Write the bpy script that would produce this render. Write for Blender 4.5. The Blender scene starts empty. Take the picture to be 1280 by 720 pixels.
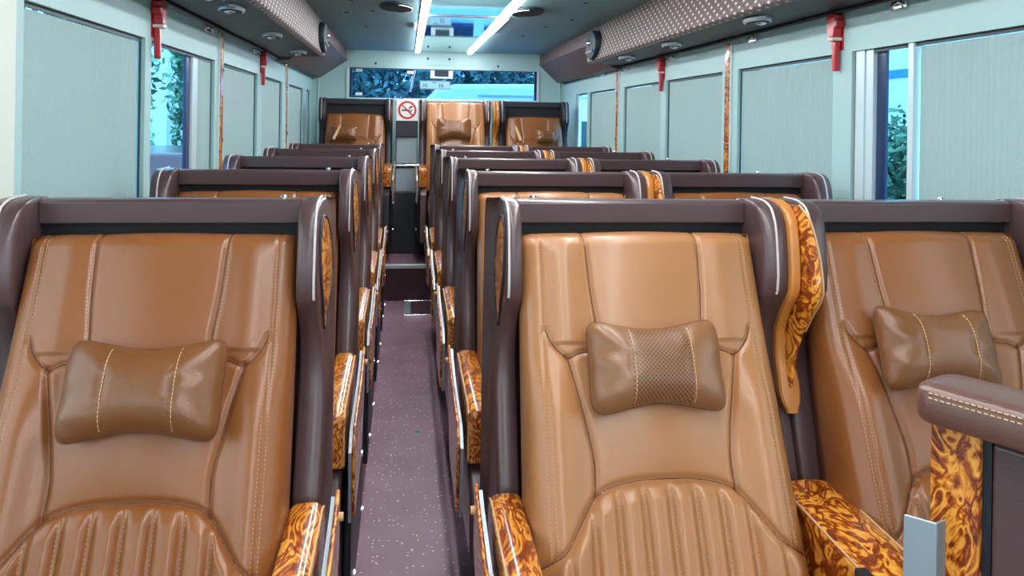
import bpy, bmesh, math, random
from mathutils import Vector, Matrix
R = math.radians
C = bpy.context.scene.collection
random.seed(7)

# ------------------------------------------------------------------ helpers
class MB:
    """collects geometry, builds ONE mesh object"""
    def __init__(s): s.v = []; s.f = []; s.uv = None
    def add(s, vs, fs):
        o = len(s.v); s.v += [tuple(v) for v in vs]; s.f += [tuple(i + o for i in f) for f in fs]; return s
    def box(s, x0, x1, y0, y1, z0, z1):
        vs = [(x, y, z) for x in (x0, x1) for y in (y0, y1) for z in (z0, z1)]
        return s.add(vs, [(0, 1, 3, 2), (4, 6, 7, 5), (0, 4, 5, 1), (2, 3, 7, 6), (0, 2, 6, 4), (1, 5, 7, 3)])
    def prism(s, pts, a, b, axis='x'):
        """polygon pts (p,q) extruded along axis from a to b"""
        def P(p, q, t):
            return (t, p, q) if axis == 'x' else ((p, t, q) if axis == 'y' else (p, q, t))
        n = len(pts)
        vs = [P(p, q, a) for p, q in pts] + [P(p, q, b) for p, q in pts]
        fs = [tuple(range(n)), tuple(range(2 * n - 1, n - 1, -1))]
        fs += [(i, i + n, (i + 1) % n + n, (i + 1) % n) for i in range(n)]
        return s.add(vs, fs)
    def tube(s, path, r, n=8, closed=False):
        path = [Vector(p) for p in path]; m = len(path); rings = []
        up = Vector((0.13, 0.31, 0.94)).normalized()
        vs = []
        for i, p in enumerate(path):
            a = path[i - 1] if (i > 0 or closed) else p
            b = path[(i + 1) % m] if (i < m - 1 or closed) else p
            t = (b - a).normalized()
            u = t.cross(up)
            if u.length < 1e-4: u = t.cross(Vector((1, 0, 0)))
            u.normalize(); w = t.cross(u)
            rr = r[i] if isinstance(r, (list, tuple)) else r
            for k in range(n):
                an = 2 * math.pi * k / n
                vs.append(p + u * math.cos(an) * rr + w * math.sin(an) * rr)
        fs = []
        for i in range(m if closed else m - 1):
            j = (i + 1) % m
            for k in range(n):
                fs.append((i * n + k, i * n + (k + 1) % n, j * n + (k + 1) % n, j * n + k))
        if not closed: fs += [tuple(range(n)), tuple(range(m * n - 1, m * n - n - 1, -1))]
        return s.add(vs, fs)
    def disc(s, c, nrm, rx, ry, th, updir=(0, 0, 1), n=32, dome=0.0):
        """elliptic disc of thickness th, face along nrm"""
        c = Vector(c); nn = Vector(nrm).normalized(); u = Vector(updir).cross(nn)
        if u.length < 1e-4: u = Vector((1, 0, 0))
        u.normalize(); w = nn.cross(u)
        rings = [(1, 0), (1, th * .6), (.93, th), (.5, th + dome * .7), (0.02, th + dome)]
        vs = []
        for sc, h in rings:
            for k in range(n):
                a = 2 * math.pi * k / n
                vs.append(c + u * rx * sc * math.cos(a) + w * ry * sc * math.sin(a) + nn * h)
        fs = []
        for i in range(len(rings) - 1):
            for k in range(n):
                fs.append((i * n + k, i * n + (k + 1) % n, (i + 1) * n + (k + 1) % n, (i + 1) * n + k))
        m = len(rings) - 1
        fs.append(tuple(range(n - 1, -1, -1))); fs.append(tuple(m * n + k for k in range(n)))
        return s.add(vs, fs)
    def loft(s, rings, cap=True, closed_ring=True):
        n = len(rings[0]); vs = [p for r in rings for p in r]; fs = []
        kk = n if closed_ring else n - 1
        for i in range(len(rings) - 1):
            for k in range(kk):
                fs.append((i * n + k, i * n + (k + 1) % n, (i + 1) * n + (k + 1) % n, (i + 1) * n + k))
        if cap and closed_ring:
            fs.append(tuple(range(n - 1, -1, -1))); fs.append(tuple((len(rings) - 1) * n + k for k in range(n)))
        return s.add(vs, fs)
    def build(s, name, mat, parent=None, smooth=None, bevel=0, segs=2, loc=None):
        me = bpy.data.meshes.new(name); me.from_pydata(s.v, [], s.f); me.validate(); me.update()
        bm = bmesh.new(); bm.from_mesh(me); bmesh.ops.recalc_face_normals(bm, faces=bm.faces); bm.to_mesh(me); bm.free()
        if smooth is not None:
            me.polygons.foreach_set('use_smooth', [True] * len(me.polygons))
            if smooth < 180: me.set_sharp_from_angle(angle=R(smooth))
        me.materials.append(mat)
        o = bpy.data.objects.new(name, me); C.objects.link(o)
        if parent: o.parent = parent
        if loc: o.location = loc
        if bevel:
            m = o.modifiers.new('bevel', 'BEVEL'); m.width = bevel; m.segments = segs; m.limit_method = 'ANGLE'; m.angle_limit = R(35)
            if smooth is None:
                me.polygons.foreach_set('use_smooth', [True] * len(me.polygons))
                m.harden_normals = False
                w = o.modifiers.new('wn', 'WEIGHTED_NORMAL'); w.keep_sharp = True
        return o

def empty(name, loc=(0, 0, 0), rz=0):
    o = bpy.data.objects.new(name, None); C.objects.link(o); o.location = loc; o.rotation_euler = (0, 0, rz); o.empty_display_size = .1
    return o
def tag(o, label=None, cat=None, group=None, kind=None):
    if label: o['label'] = label
    if cat: o['category'] = cat
    if group: o['group'] = group
    if kind: o['kind'] = kind
    return o
def struct(o): o['kind'] = 'structure'; return o
def kids(o): return [c for c in bpy.data.objects if c.parent == o]
def copy_tree(o, parent=None):
    c = o.copy(); C.objects.link(c); c.parent = parent
    for k in kids(o): copy_tree(k, c)
    return c

# ------------------------------------------------------------------ materials
def newmat(name):
    m = bpy.data.materials.new(name); m.use_nodes = True
    nt = m.node_tree; b = nt.nodes['Principled BSDF']
    return m, nt, b
def N(nt, t, **k):
    n = nt.nodes.new(t)
    for a, v in k.items():
        if a.startswith('i_'):
            n.inputs[a[2:].replace('_', ' ')].default_value = v
        else: setattr(n, a, v)
    return n
def ramp(nt, stops):
    r = nt.nodes.new('ShaderNodeValToRGB'); e = r.color_ramp.elements
    while len(e) < len(stops): e.new(.5)
    for i, (p, c) in enumerate(stops): e[i].position = p; e[i].color = (*c, 1)
    return r
def simple(name, col, rough=.5, metal=0, coat=0, bump=0, bscale=200, spec=.5, vary=0, vscale=3):
    m, nt, b = newmat(name); L = nt.links.new
    b.inputs['Base Color'].default_value = (*col, 1); b.inputs['Roughness'].default_value = rough
    b.inputs['Metallic'].default_value = metal; b.inputs['Coat Weight'].default_value = coat
    b.inputs['Specular IOR Level'].default_value = spec; b.inputs['Coat Roughness'].default_value = .17
    tc = N(nt, 'ShaderNodeTexCoord')
    if bump:
        no = N(nt, 'ShaderNodeTexNoise'); no.inputs['Scale'].default_value = bscale; no.inputs['Detail'].default_value = 3
        bp = N(nt, 'ShaderNodeBump'); bp.inputs['Strength'].default_value = bump; bp.inputs['Distance'].default_value = .002
        L(tc.outputs['Object'], no.inputs['Vector']); L(no.outputs['Fac'], bp.inputs['Height']); L(bp.outputs['Normal'], b.inputs['Normal'])
    if vary:
        n2 = N(nt, 'ShaderNodeTexNoise'); n2.inputs['Scale'].default_value = vscale; n2.inputs['Detail'].default_value = 4
        rr = ramp(nt, [(.3, tuple(c * (1 - vary) for c in col)), (.7, tuple(min(1, c * (1 + vary)) for c in col))])
        L(tc.outputs['Object'], n2.inputs['Vector']); L(n2.outputs['Fac'], rr.inputs['Fac']); L(rr.outputs['Color'], b.inputs['Base Color'])
    return m

M = {}
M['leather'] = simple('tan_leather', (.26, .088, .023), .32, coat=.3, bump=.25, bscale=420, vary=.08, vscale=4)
M['leather_lit'] = simple('lit_tan_leather', (.39, .170, .063), .32, coat=.3, bump=.25, bscale=420, vary=.08, vscale=4)  # same leather, colour lightened as if lit by the ceiling strips
M['pillow'] = simple('pillow_leather', (.185, .070, .022), .32, coat=.22, bump=.3, bscale=350, vary=.1, vscale=9)
M['seam'] = simple('seam_dark', (.13, .045, .018), .6)
M['stitch'] = simple('stitch_thread', (.62, .37, .17), .6)
M['shell'] = simple('shell_leather', (.085, .046, .048), .33, coat=.4, bump=.18, bscale=300)
M['shell_dark'] = simple('rear_shell', (.022, .020, .028), .45, bump=.3, bscale=300)
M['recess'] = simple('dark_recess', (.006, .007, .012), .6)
M['piping'] = simple('pale_piping', (.62, .55, .54), .4)
M['black'] = simple('black_metal', (.012, .014, .02), .35)
M['chrome'] = simple('chrome', (.85, .88, .9), .15, metal=1)
M['steel'] = simple('brushed_steel', (.42, .50, .54), .42, metal=.75)
M['tanwood'] = simple('plain_tan_trim', (.56, .215, .04), .35, coat=.4, bump=.2, bscale=120, vary=.12, vscale=12)
M['red'] = simple('red_plastic', (.48, .010, .018), .35, coat=.3)
M['wall'] = simple('pale_teal_wall', (.40, .61, .61), .5, bump=.15, bscale=150)
M['cream'] = simple('cream_post', (.70, .76, .68), .5)
M['ceil'] = simple('ceiling_vinyl', (.175, .33, .375), .55, bump=.15, bscale=90, vary=.06, vscale=2)
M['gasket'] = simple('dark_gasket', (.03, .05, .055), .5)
M['alu'] = simple('pale_window_frame', (.66, .80, .83), .35, metal=.2)
M['navy'] = simple('navy_window_edge', (.008, .025, .09), .3)
M['greyboard'] = simple('grey_panel', (.33, .42, .46), .45)
M['riser'] = simple('burgundy_riser', (.045, .012, .02), .6, bump=.3, bscale=120)
M['ventdark'] = simple('dark_vent', (.008, .028, .045), .6)
M['silver'] = simple('silver_plastic', (.55, .60, .62), .28, metal=.6)
M['white'] = simple('white_paint', (.86, .87, .87), .4, coat=.4)
M['whitesign'] = simple('sign_white', (.9, .9, .88), .5)
M['signred'] = simple('sign_red', (.55, .03, .04), .5)
M['signblack'] = simple('sign_black', (.02, .02, .02), .5)
M['capleather'] = simple('cap_leather', (.13, .060, .045), .34, coat=.35, bump=.25, bscale=300)
M['cove'] = simple('brown_cove_vinyl', (.10, .058, .058), .5, bump=.6, bscale=160)
M['under'] = simple('dark_duct_underside', (.035, .026, .034), .5, bump=.4, bscale=160)
M['asphalt'] = simple('asphalt', (.16, .17, .18), .85, vary=.2, vscale=1)
M['facade'] = simple('white_facade', (.82, .84, .84), .7)
M['blueband'] = simple('blue_band', (.05, .25, .45), .6)
M['trunk'] = simple('bark', (.10, .065, .04), .9, bump=.6, bscale=20)
M['tyre'] = simple('rubber', (.02, .02, .02), .8)
M['darkglass'] = simple('vehicle_glass', (.02, .03, .04), .08, coat=.5)
M['carred'] = simple('car_red', (.10, .008, .012), .3, coat=.6)

def burl():
    m, nt, b = newmat('burl_wood'); L = nt.links.new
    tc = N(nt, 'ShaderNodeTexCoord'); mp = N(nt, 'ShaderNodeMapping'); mp.inputs['Scale'].default_value = (1.15, .55, .8)
    n1 = N(nt, 'ShaderNodeTexNoise'); n1.inputs['Scale'].default_value = 13.5; n1.inputs['Detail'].default_value = 5; n1.inputs['Distortion'].default_value = 2.6
    n2 = N(nt, 'ShaderNodeTexNoise'); n2.inputs['Scale'].default_value = 42; n2.inputs['Detail'].default_value = 4; n2.inputs['Distortion'].default_value = 1.2
    ma = N(nt, 'ShaderNodeMath', operation='MULTIPLY_ADD'); ma.inputs[1].default_value = 9.0
    sn = N(nt, 'ShaderNodeMath', operation='SINE')
    mul = N(nt, 'ShaderNodeMath', operation='MULTIPLY_ADD'); mul.inputs[1].default_value = .27; mul.inputs[2].default_value = .30
    mx = N(nt, 'ShaderNodeMath', operation='MULTIPLY_ADD'); mx.inputs[1].default_value = .42
    L(tc.outputs['Object'], mp.inputs['Vector']); L(mp.outputs[0], n1.inputs['Vector']); L(mp.outputs[0], n2.inputs['Vector'])
    m9 = N(nt, 'ShaderNodeMath', operation='MULTIPLY'); m9.inputs[1].default_value = 34
    L(n1.outputs['Fac'], m9.inputs[0]); L(m9.outputs[0], sn.inputs[0]); L(sn.outputs[0], mul.inputs[0])
    L(n2.outputs['Fac'], mx.inputs[0]); L(mul.outputs[0], mx.inputs[2])
    r = ramp(nt, [(.14, (.05, .006, .001)), (.26, (.20, .028, .003)), (.42, (.42, .095, .007)), (.62, (.66, .21, .015)), (.84, (.88, .43, .07))])
    L(mx.outputs[0], r.inputs['Fac']); L(r.outputs['Color'], b.inputs['Base Color'])
    b.inputs['Roughness'].default_value = .28; b.inputs['Coat Weight'].default_value = .8; b.inputs['Coat Roughness'].default_value = .06
    return m
M['burl'] = burl()

def leather_perf():
    m = M['pillow'].copy(); m.name = 'perforated_leather'; nt = m.node_tree; L = nt.links.new; b = nt.nodes['Principled BSDF']
    tc = N(nt, 'ShaderNodeTexCoord'); sep = N(nt, 'ShaderNodeSeparateXYZ'); L(tc.outputs['Object'], sep.inputs[0])
    def frac(sock, s, off=0):
        a = N(nt, 'ShaderNodeMath', operation='MULTIPLY_ADD'); a.inputs[1].default_value = s; a.inputs[2].default_value = off; L(sock, a.inputs[0])
        f = N(nt, 'ShaderNodeMath', operation='FRACT'); L(a.outputs[0], f.inputs[0])
        c = N(nt, 'ShaderNodeMath', operation='SUBTRACT'); c.inputs[1].default_value = .5; L(f.outputs[0], c.inputs[0])
        q = N(nt, 'ShaderNodeMath', operation='POWER'); q.inputs[1].default_value = 2; 
        ab = N(nt, 'ShaderNodeMath', operation='ABSOLUTE'); L(c.outputs[0], ab.inputs[0]); L(ab.outputs[0], q.inputs[0]); return q
    def dots(off):
        a = frac(sep.outputs[0], 130, off); c = frac(sep.outputs[2], 130, off)
        s = N(nt, 'ShaderNodeMath', operation='ADD'); L(a.outputs[0], s.inputs[0]); L(c.outputs[0], s.inputs[1])
        l = N(nt, 'ShaderNodeMath', operation='LESS_THAN'); l.inputs[1].default_value = .05; L(s.outputs[0], l.inputs[0]); return l
    d1, d2 = dots(0), dots(.5)
    mxx = N(nt, 'ShaderNodeMath', operation='MAXIMUM'); L(d1.outputs[0], mxx.inputs[0]); L(d2.outputs[0], mxx.inputs[1])
    ax = N(nt, 'ShaderNodeMath', operation='ABSOLUTE'); L(sep.outputs[0], ax.inputs[0])
    inn = N(nt, 'ShaderNodeMath', operation='LESS_THAN'); inn.inputs[1].default_value = .055; L(ax.outputs[0], inn.inputs[0])
    mm = N(nt, 'ShaderNodeMath', operation='MULTIPLY'); L(mxx.outputs[0], mm.inputs[0]); L(inn.outputs[0], mm.inputs[1])
    mix = N(nt, 'ShaderNodeMix', data_type='RGBA'); mix.inputs['A'].default_value = (.235, .105, .043, 1); mix.inputs['B'].default_value = (.07, .03, .012, 1)
    L(mm.outputs[0], mix.inputs['Factor']); L(mix.outputs['Result'], b.inputs['Base Color'])
    return m
M['pillow_perf'] = leather_perf()

def floor_mat():
    m, nt, b = newmat('speckled_floor_vinyl'); L = nt.links.new
    tc = N(nt, 'ShaderNodeTexCoord'); v = N(nt, 'ShaderNodeTexVoronoi'); v.inputs['Scale'].default_value = 62
    L(tc.outputs['Object'], v.inputs['Vector'])
    lt = N(nt, 'ShaderNodeMath', operation='LESS_THAN'); lt.inputs[1].default_value = .20; L(v.outputs['Distance'], lt.inputs[0])
    sp = N(nt, 'ShaderNodeSeparateColor'); L(v.outputs['Color'], sp.inputs[0])
    gt = N(nt, 'ShaderNodeMath', operation='GREATER_THAN'); gt.inputs[1].default_value = .62; L(sp.outputs[0], gt.inputs[0])
    mm = N(nt, 'ShaderNodeMath', operation='MULTIPLY'); L(lt.outputs[0], mm.inputs[0]); L(gt.outputs[0], mm.inputs[1])
    no = N(nt, 'ShaderNodeTexNoise'); no.inputs['Scale'].default_value = 5; L(tc.outputs['Object'], no.inputs['Vector'])
    r = ramp(nt, [(.3, (.23, .115, .165)), (.7, (.30, .165, .225))]); L(no.outputs['Fac'], r.inputs['Fac'])
    mix = N(nt, 'ShaderNodeMix', data_type='RGBA'); mix.inputs['B'].default_value = (.95, .8, .88, 1)
    L(mm.outputs[0], mix.inputs['Factor']); L(r.outputs['Color'], mix.inputs['A']); L(mix.outputs['Result'], b.inputs['Base Color'])
    b.inputs['Roughness'].default_value = .38
    return m
M['floor'] = floor_mat()

def quilt():
    """quilted fabric: diamond pattern with pale knots; uses UV in metres"""
    m, nt, b = newmat('quilted_fabric'); L = nt.links.new
    tc = N(nt, 'ShaderNodeTexCoord'); sep = N(nt, 'ShaderNodeSeparateXYZ'); L(tc.outputs['UV'], sep.inputs[0])
    def cell(off):
        out = []
        for ax, sc in ((0, 1 / .072), (1, 1 / .040)):
            a = N(nt, 'ShaderNodeMath', operation='MULTIPLY_ADD'); a.inputs[1].default_value = sc; a.inputs[2].default_value = off; L(sep.outputs[ax], a.inputs[0])
            f = N(nt, 'ShaderNodeMath', operation='FRACT'); L(a.outputs[0], f.inputs[0])
            c = N(nt, 'ShaderNodeMath', operation='SUBTRACT'); c.inputs[1].default_value = .5; L(f.outputs[0], c.inputs[0])
            ab = N(nt, 'ShaderNodeMath', operation='ABSOLUTE'); L(c.outputs[0], ab.inputs[0]); out.append(ab)
        s = N(nt, 'ShaderNodeMath', operation='ADD'); L(out[0].outputs[0], s.inputs[0]); L(out[1].outputs[0], s.inputs[1]); return s
    s1, s2 = cell(0), cell(.5)
    mn = N(nt, 'ShaderNodeMath', operation='MINIMUM'); L(s1.outputs[0], mn.inputs[0]); L(s2.outputs[0], mn.inputs[1])   # 0 at knots, .5 between
    r = ramp(nt, [(.0, (.95, .9, .84)), (.14, (.88, .8, .74)), (.20, (.13, .085, .08)), (.34, (.19, .13, .12)), (.5, (.075, .048, .050))])
    L(mn.outputs[0], r.inputs['Fac']); L(r.outputs['Color'], b.inputs['Base Color'])
    bp = N(nt, 'ShaderNodeBump'); bp.inputs['Strength'].default_value = .7; bp.inputs['Distance'].default_value = .006
    inv = N(nt, 'ShaderNodeMath', operation='SUBTRACT'); inv.inputs[0].default_value = .5; L(mn.outputs[0], inv.inputs[1])
    L(inv.outputs[0], bp.inputs['Height']); L(bp.outputs['Normal'], b.inputs['Normal'])
    b.inputs['Roughness'].default_value = .5
    return m
M['quilt'] = quilt()

def curtain_mat():
    m, nt, b = newmat('ribbed_curtain'); L = nt.links.new
    tc = N(nt, 'ShaderNodeTexCoord'); w = N(nt, 'ShaderNodeTexWave'); w.bands_direction = 'Y'; w.inputs['Scale'].default_value = 26; w.inputs['Distortion'].default_value = .15
    L(tc.outputs['Object'], w.inputs['Vector'])
    bp = N(nt, 'ShaderNodeBump'); bp.inputs['Strength'].default_value = .22; bp.inputs['Distance'].default_value = .003
    L(w.outputs['Fac'], bp.inputs['Height']); L(bp.outputs['Normal'], b.inputs['Normal'])
    no = N(nt, 'ShaderNodeTexNoise'); no.inputs['Scale'].default_value = 300; L(tc.outputs['Object'], no.inputs['Vector'])
    r = ramp(nt, [(.3, (.31, .45, .46)), (.7, (.36, .51, .51))]); L(no.outputs['Fac'], r.inputs['Fac']); L(r.outputs['Color'], b.inputs['Base Color'])
    b.inputs['Roughness'].default_value = .7
    return m
M['curtain'] = curtain_mat()

def emit(name, col, st):
    m, nt, b = newmat(name); b.inputs['Base Color'].default_value = (1, 1, 1, 1); b.inputs['Emission Color'].default_value = (*col, 1); b.inputs['Emission Strength'].default_value = st
    return m
M['led'] = emit('led_diffuser', (.97, .98, 1.0), 34)

def glass(name, tint, gl=.08):
    m, nt, b = newmat(name); L = nt.links.new; nt.nodes.remove(b)
    out = nt.nodes['Material Output']
    t = N(nt, 'ShaderNodeBsdfTransparent'); t.inputs[0].default_value = (*[c ** .5 for c in tint], 1)   # the pane has two faces
    g = N(nt, 'ShaderNodeBsdfGlossy'); g.inputs[0].default_value = (.8, .95, 1, 1); g.inputs['Roughness'].default_value = .02
    mx = N(nt, 'ShaderNodeMixShader'); mx.inputs[0].default_value = .008; L(t.outputs[0], mx.inputs[1]); L(g.outputs[0], mx.inputs[2]); L(mx.outputs[0], out.inputs[0])
    return m
M['glass'] = glass('cyan_tinted_glass', (.16, .50, .80))
M['glass_rear'] = glass('cyan_tinted_rear_glass', (.08, .29, .86))
M['glass_front'] = glass('darkened_front_glass', (.42, .47, .49))  # unseen front panes, tint darkened to cut the daylight fill
M['mirror'] = simple('mirror_ceiling_panel', (.62, .93, 1.0), .04, metal=1, bump=.12, bscale=6)

def leaf_mat():
    m, nt, b = newmat('leaves'); L = nt.links.new
    tc = N(nt, 'ShaderNodeTexCoord'); n = N(nt, 'ShaderNodeTexNoise'); n.inputs['Scale'].default_value = 2.5; n.inputs['Detail'].default_value = 6
    L(tc.outputs['Object'], n.inputs['Vector'])
    r = ramp(nt, [(.35, (.045, .10, .065)), (.55, (.14, .26, .16)), (.7, (.34, .48, .30))]); L(n.outputs['Fac'], r.inputs['Fac']); L(r.outputs['Color'], b.inputs['Base Color'])
    b.inputs['Roughness'].default_value = .6
    return m
M['leaves'] = leaf_mat()

# ------------------------------------------------------------------ room constants
XL, XR = -.85, 1.50
ZC = 2.05
YF, YB = -2.6, 7.5
YS, ZS = 6.30, .28            # step
T = .05                       # wall thickness

# floor, step
struct(MB().box(XL - T, XR + T, YF - .1, YS, -.05, 0).build('floor', M['floor']))
st = struct(MB().box(XL - T, XR + T, YS, YB + .1, -.05, ZS - .002).build('floor_rear', M['floor']))
st.name = 'floor_rear'
struct(MB().box(XL, XR, YS - .012, YS - .0005, .0, ZS - .03).build('trim_1', M['riser']))
struct(MB().box(-.30, .45, YS - .022, YS + .035, ZS - .028, ZS + .004).build('trim_2', M['silver'], bevel=.004))

# walls with window bays: strips and posts in one mesh each
BZ0, BZ1 = .86, 1.66
left_bays = [(-2.35, -1.5), (-1.38, -.5), (-.38, .50), (.60, 1.50), (1.92, 2.765), (2.83, 3.73), (3.91, 4.78), (4.93, 5.72), (6.02, 6.86), (7.06, 7.36)]
right_bays = [(-2.35, -1.4), (-1.28, -.35), (-.22, .72), (.84, 1.22), (1.30, 2.54), (2.66, 3.48), (3.66, 4.49), (4.59, 5.40), (5.64, 6.45), (6.52, 6.96)]
def wall(name, x_in, sgn, bays):
    mb = MB(); xo = x_in + sgn * T; a, b = min(x_in, xo), max(x_in, xo)
    mb.box(a, b, YF, YB, -.05, BZ0); mb.box(a, b, YF, YB, BZ1, ZC + .03)
    y = YF
    for y0, y1 in bays + [(YB, YB)]:
        if y0 > y: mb.box(a, b, y, y0, BZ0, BZ1)
        y = y1
    return struct(mb.build(name, M['wall']))
wl = wall('wall_left', XL, -1, left_bays); wr = wall('wall_right', XR, 1, right_bays)

# bay frames: gasket line at the top and near/far edge, inside the reveal
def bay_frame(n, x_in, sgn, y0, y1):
    """dark gasket line round the recess + pale slim jambs"""
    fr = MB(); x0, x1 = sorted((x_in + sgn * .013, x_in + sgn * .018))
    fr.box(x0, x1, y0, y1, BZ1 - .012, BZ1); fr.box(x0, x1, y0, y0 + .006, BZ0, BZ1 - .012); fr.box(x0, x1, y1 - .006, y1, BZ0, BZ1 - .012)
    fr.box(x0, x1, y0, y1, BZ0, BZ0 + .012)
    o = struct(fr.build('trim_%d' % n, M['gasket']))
    return o
tn = 3
for s, bays, x in ((-1, left_bays[4:], XL), (1, right_bays[4:], XR)):
    for y0, y1 in bays:
        bay_frame(tn, x, s, y0, y1); tn += 1

def curtain(x_in, sgn, y0, y1, label, depth=.022, folds=0):
    x = x_in + sgn * depth
    n = max(8, int((y1 - y0) / .006)); th = .006
    ring = []
    vs = []; fs = []
    for i in range(n + 1):
        y = y0 + (y1 - y0) * i / n
        dx = .0022 * math.sin(y * 2 * math.pi / .024)
        if folds: dx += folds * math.sin((y - y0) * 2 * math.pi / .21) * .5
        for xx in (x - th / 2, x + th / 2):
            for z in (BZ0 + .014, BZ1 - .014): vs.append((xx + dx, y, z))
    for i in range(n):
        a = i * 4; b = a + 4
        fs += [(a, b, b + 1, a + 1), (a + 2, a + 3, b + 3, b + 2), (a + 1, b + 1, b + 3, a + 3), (a, a + 2, b + 2, b)]
    fs += [(0, 1, 3, 2), (n * 4, n * 4 + 2, n * 4 + 3, n * 4 + 1)]
    o = MB().add(vs, fs).build('window_curtain', M['curtain'], smooth=40)
    return tag(o, label, 'curtain', 'ribbed curtains drawn over the windows')

curtain(XL, -1, 1.93, 2.755, 'large pale ribbed curtain over the left window nearest the camera')
curtain(XL, -1, 3.50, 3.722, 'narrow gathered pale curtain pushed to the far end of the uncovered left window', folds=.012)
curtain(XL, -1, 3.92, 4.77, 'pale ribbed curtain on left wall just behind the nearest left wood strip')
curtain(XL, -1, 4.94, 5.71, 'pale ribbed curtain on left wall just beyond the second red hammer')
curtain(XL, -1, 6.03, 6.85, 'pale ribbed curtain on left wall just behind the farther left wood strip')
curtain(XL, -1, 7.07, 7.35, 'narrow farthest pale curtain on left wall beside the rear seat')
curtain(XR, 1, 1.31, 2.205, 'large pale ribbed curtain over the right window nearest the camera', folds=.010)
curtain(XR, 1, 2.67, 3.47, 'pale ribbed curtain on right wall between the large red hammer and the wood strip')
curtain(XR, 1, 3.67, 4.48, 'pale ribbed curtain on right wall just behind the nearest right wood strip')
curtain(XR, 1, 4.60, 5.39, 'pale ribbed curtain on right wall beyond the small red hammer')
curtain(XR, 1, 5.65, 6.44, 'pale ribbed curtain on right wall just behind the farther right wood strip')

# windows
def window(n, x_in, sgn, y0, y1, frames, mat='glass', z0=BZ0, z1=BZ1):
    x = x_in + sgn * .040
    w = struct(MB().box(min(x, x + sgn * .006), max(x, x + sgn * .006), y0, y1, z0, z1).build('window_%d' % n, M[mat]))
    for nm, a, b, mt, d in frames:
        x0, x1 = sorted((x_in + sgn * d, x_in + sgn * .037))
        MB().box(x0, x1, a, b, z0, z1).build(nm, M[mt], w, bevel=.002)
    return w
window(1, XL, -1, 2.83, 3.73, [('window_frame', 3.425, 3.50, 'alu', .016), ('window_seal', 3.36, 3.425, 'navy', .026), ('window_jamb', 2.842, 2.862, 'alu', .018)])
window(2, XR, 1, 1.30, 2.54, [('window_frame', 2.215, 2.240, 'alu', .004), ('window_seal', 2.385, 2.435, 'navy', .026), ('window_frame', 2.435, 2.475, 'alu', .012), ('window_jamb', 2.48, 2.53, 'alu', .008)])
window(3, XR, 1, 6.52, 6.96, [('window_frame', 6.53, 6.57, 'alu', .01), ('window_seal', 6.57, 6.585, 'navy', .02), ('window_frame', 6.90, 6.95, 'alu', .01)])
wn = 4
for b in left_bays[:4]:
    window(wn, XL, -1, b[0], b[1], [('window_frame', b[0], b[0] + .03, 'alu', .01), ('window_frame', b[1] - .03, b[1], 'alu', .01)], 'glass_front'); wn += 1
for b in right_bays[:4]:
    window(wn, XR, 1, b[0], b[1], [('window_frame', b[0], b[0] + .03, 'alu', .01), ('window_frame', b[1] - .03, b[1], 'alu', .01)], 'glass_front'); wn += 1
for s, x, bays in ((-1, XL, [left_bays[i] for i in (4, 6, 7, 8, 9)]), (1, XR, [right_bays[i] for i in (5, 6, 7, 8)])):
    for b in bays: window(wn, x, s, b[0], b[1], []); wn += 1

# cream front post on left wall
struct(MB().box(XL, XL + .012, 1.55, 1.862, 0, 1.86).build('trim_60', M['cream'], bevel=.003))

# rear wall with long window
WX0, WX1, WZ0, WZ1 = -.515, 1.232, 1.60, 1.888
mb = MB()
mb.box(XL - T, XR + T, YB, YB + T, -.05, WZ0); mb.box(XL - T, XR + T, YB, YB + T, WZ1, ZC + .03)
mb.box(XL - T, WX0, YB, YB + T, WZ0, WZ1); mb.box(WX1, XR + T, YB, YB + T, WZ0, WZ1)
struct(mb.build('wall_rear', M['wall']))
rw = struct(MB().box(WX0, WX1, YB + .03, YB + .036, WZ0, WZ1).build('window_30', M['glass_rear']))
MB().box(WX0, WX0 + .022, YB + .001, YB + .028, WZ0, WZ1).build('window_seal', M['navy'], rw)
MB().box(WX0 - .025, WX0 - .001, YB - .010, YB - .001, WZ0 - .01, WZ1).build('window_frame', M['alu'], rw)
MB().box(WX1 - .022, WX1, YB + .001, YB + .028, WZ0, WZ1).build('window_seal', M['navy'], rw)
MB().box(WX1 + .001, WX1 + .022, YB - .010, YB - .001, WZ0 - .01, WZ1).build('window_frame', M['alu'], rw)
MB().box(WX0, WX1, YB - .012, YB + .028, WZ0 - .012, WZ0 + .012).build('window_sill', M['alu'], rw, bevel=.003)
MB().box(WX0, WX1, YB + .001, YB + .02, WZ1 - .008, WZ1).build('window_seal', M['navy'], rw)
# small latch / camera box on the rear window and the etched label, the small stickers
lt = MB().box(.225, .435, YB + .004, YB + .026, WZ1 - .085, WZ1 - .01).build('window_latch', M['alu'], rw, bevel=.003)
MB().box(.265, .395, YB - .006, YB + .003, WZ1 - .065, WZ1 - .010).build('latch_insert', M['ventdark'], lt, bevel=.002)
for x, z in ((-.46, 1.852), (.01, 1.842), (-.46, 1.632)):
    tag(MB().box(x, x + .06, YB + .0265, YB + .0290, z, z + .028).build('window_sticker', M['whitesign']), 
        {(-.46, 1.852): 'small pale sticker in the top left corner of the rear window', (.01, 1.842): 'small pale sticker at the top middle of the rear window', (-.46, 1.632): 'small pale sticker in the bottom left corner of the rear window'}[(x, z)], 'sticker', 'small stickers on the rear window')
plate = MB().box(.13, .415, YB + .0255, YB + .0290, 1.702, 1.782).build('window_notice', simple('notice_film', (.30, .58, .68), .5))
tag(plate, 'pale rectangular printed notice stuck on the rear window above the middle seat', 'notice')
fr_ = MB()
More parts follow.
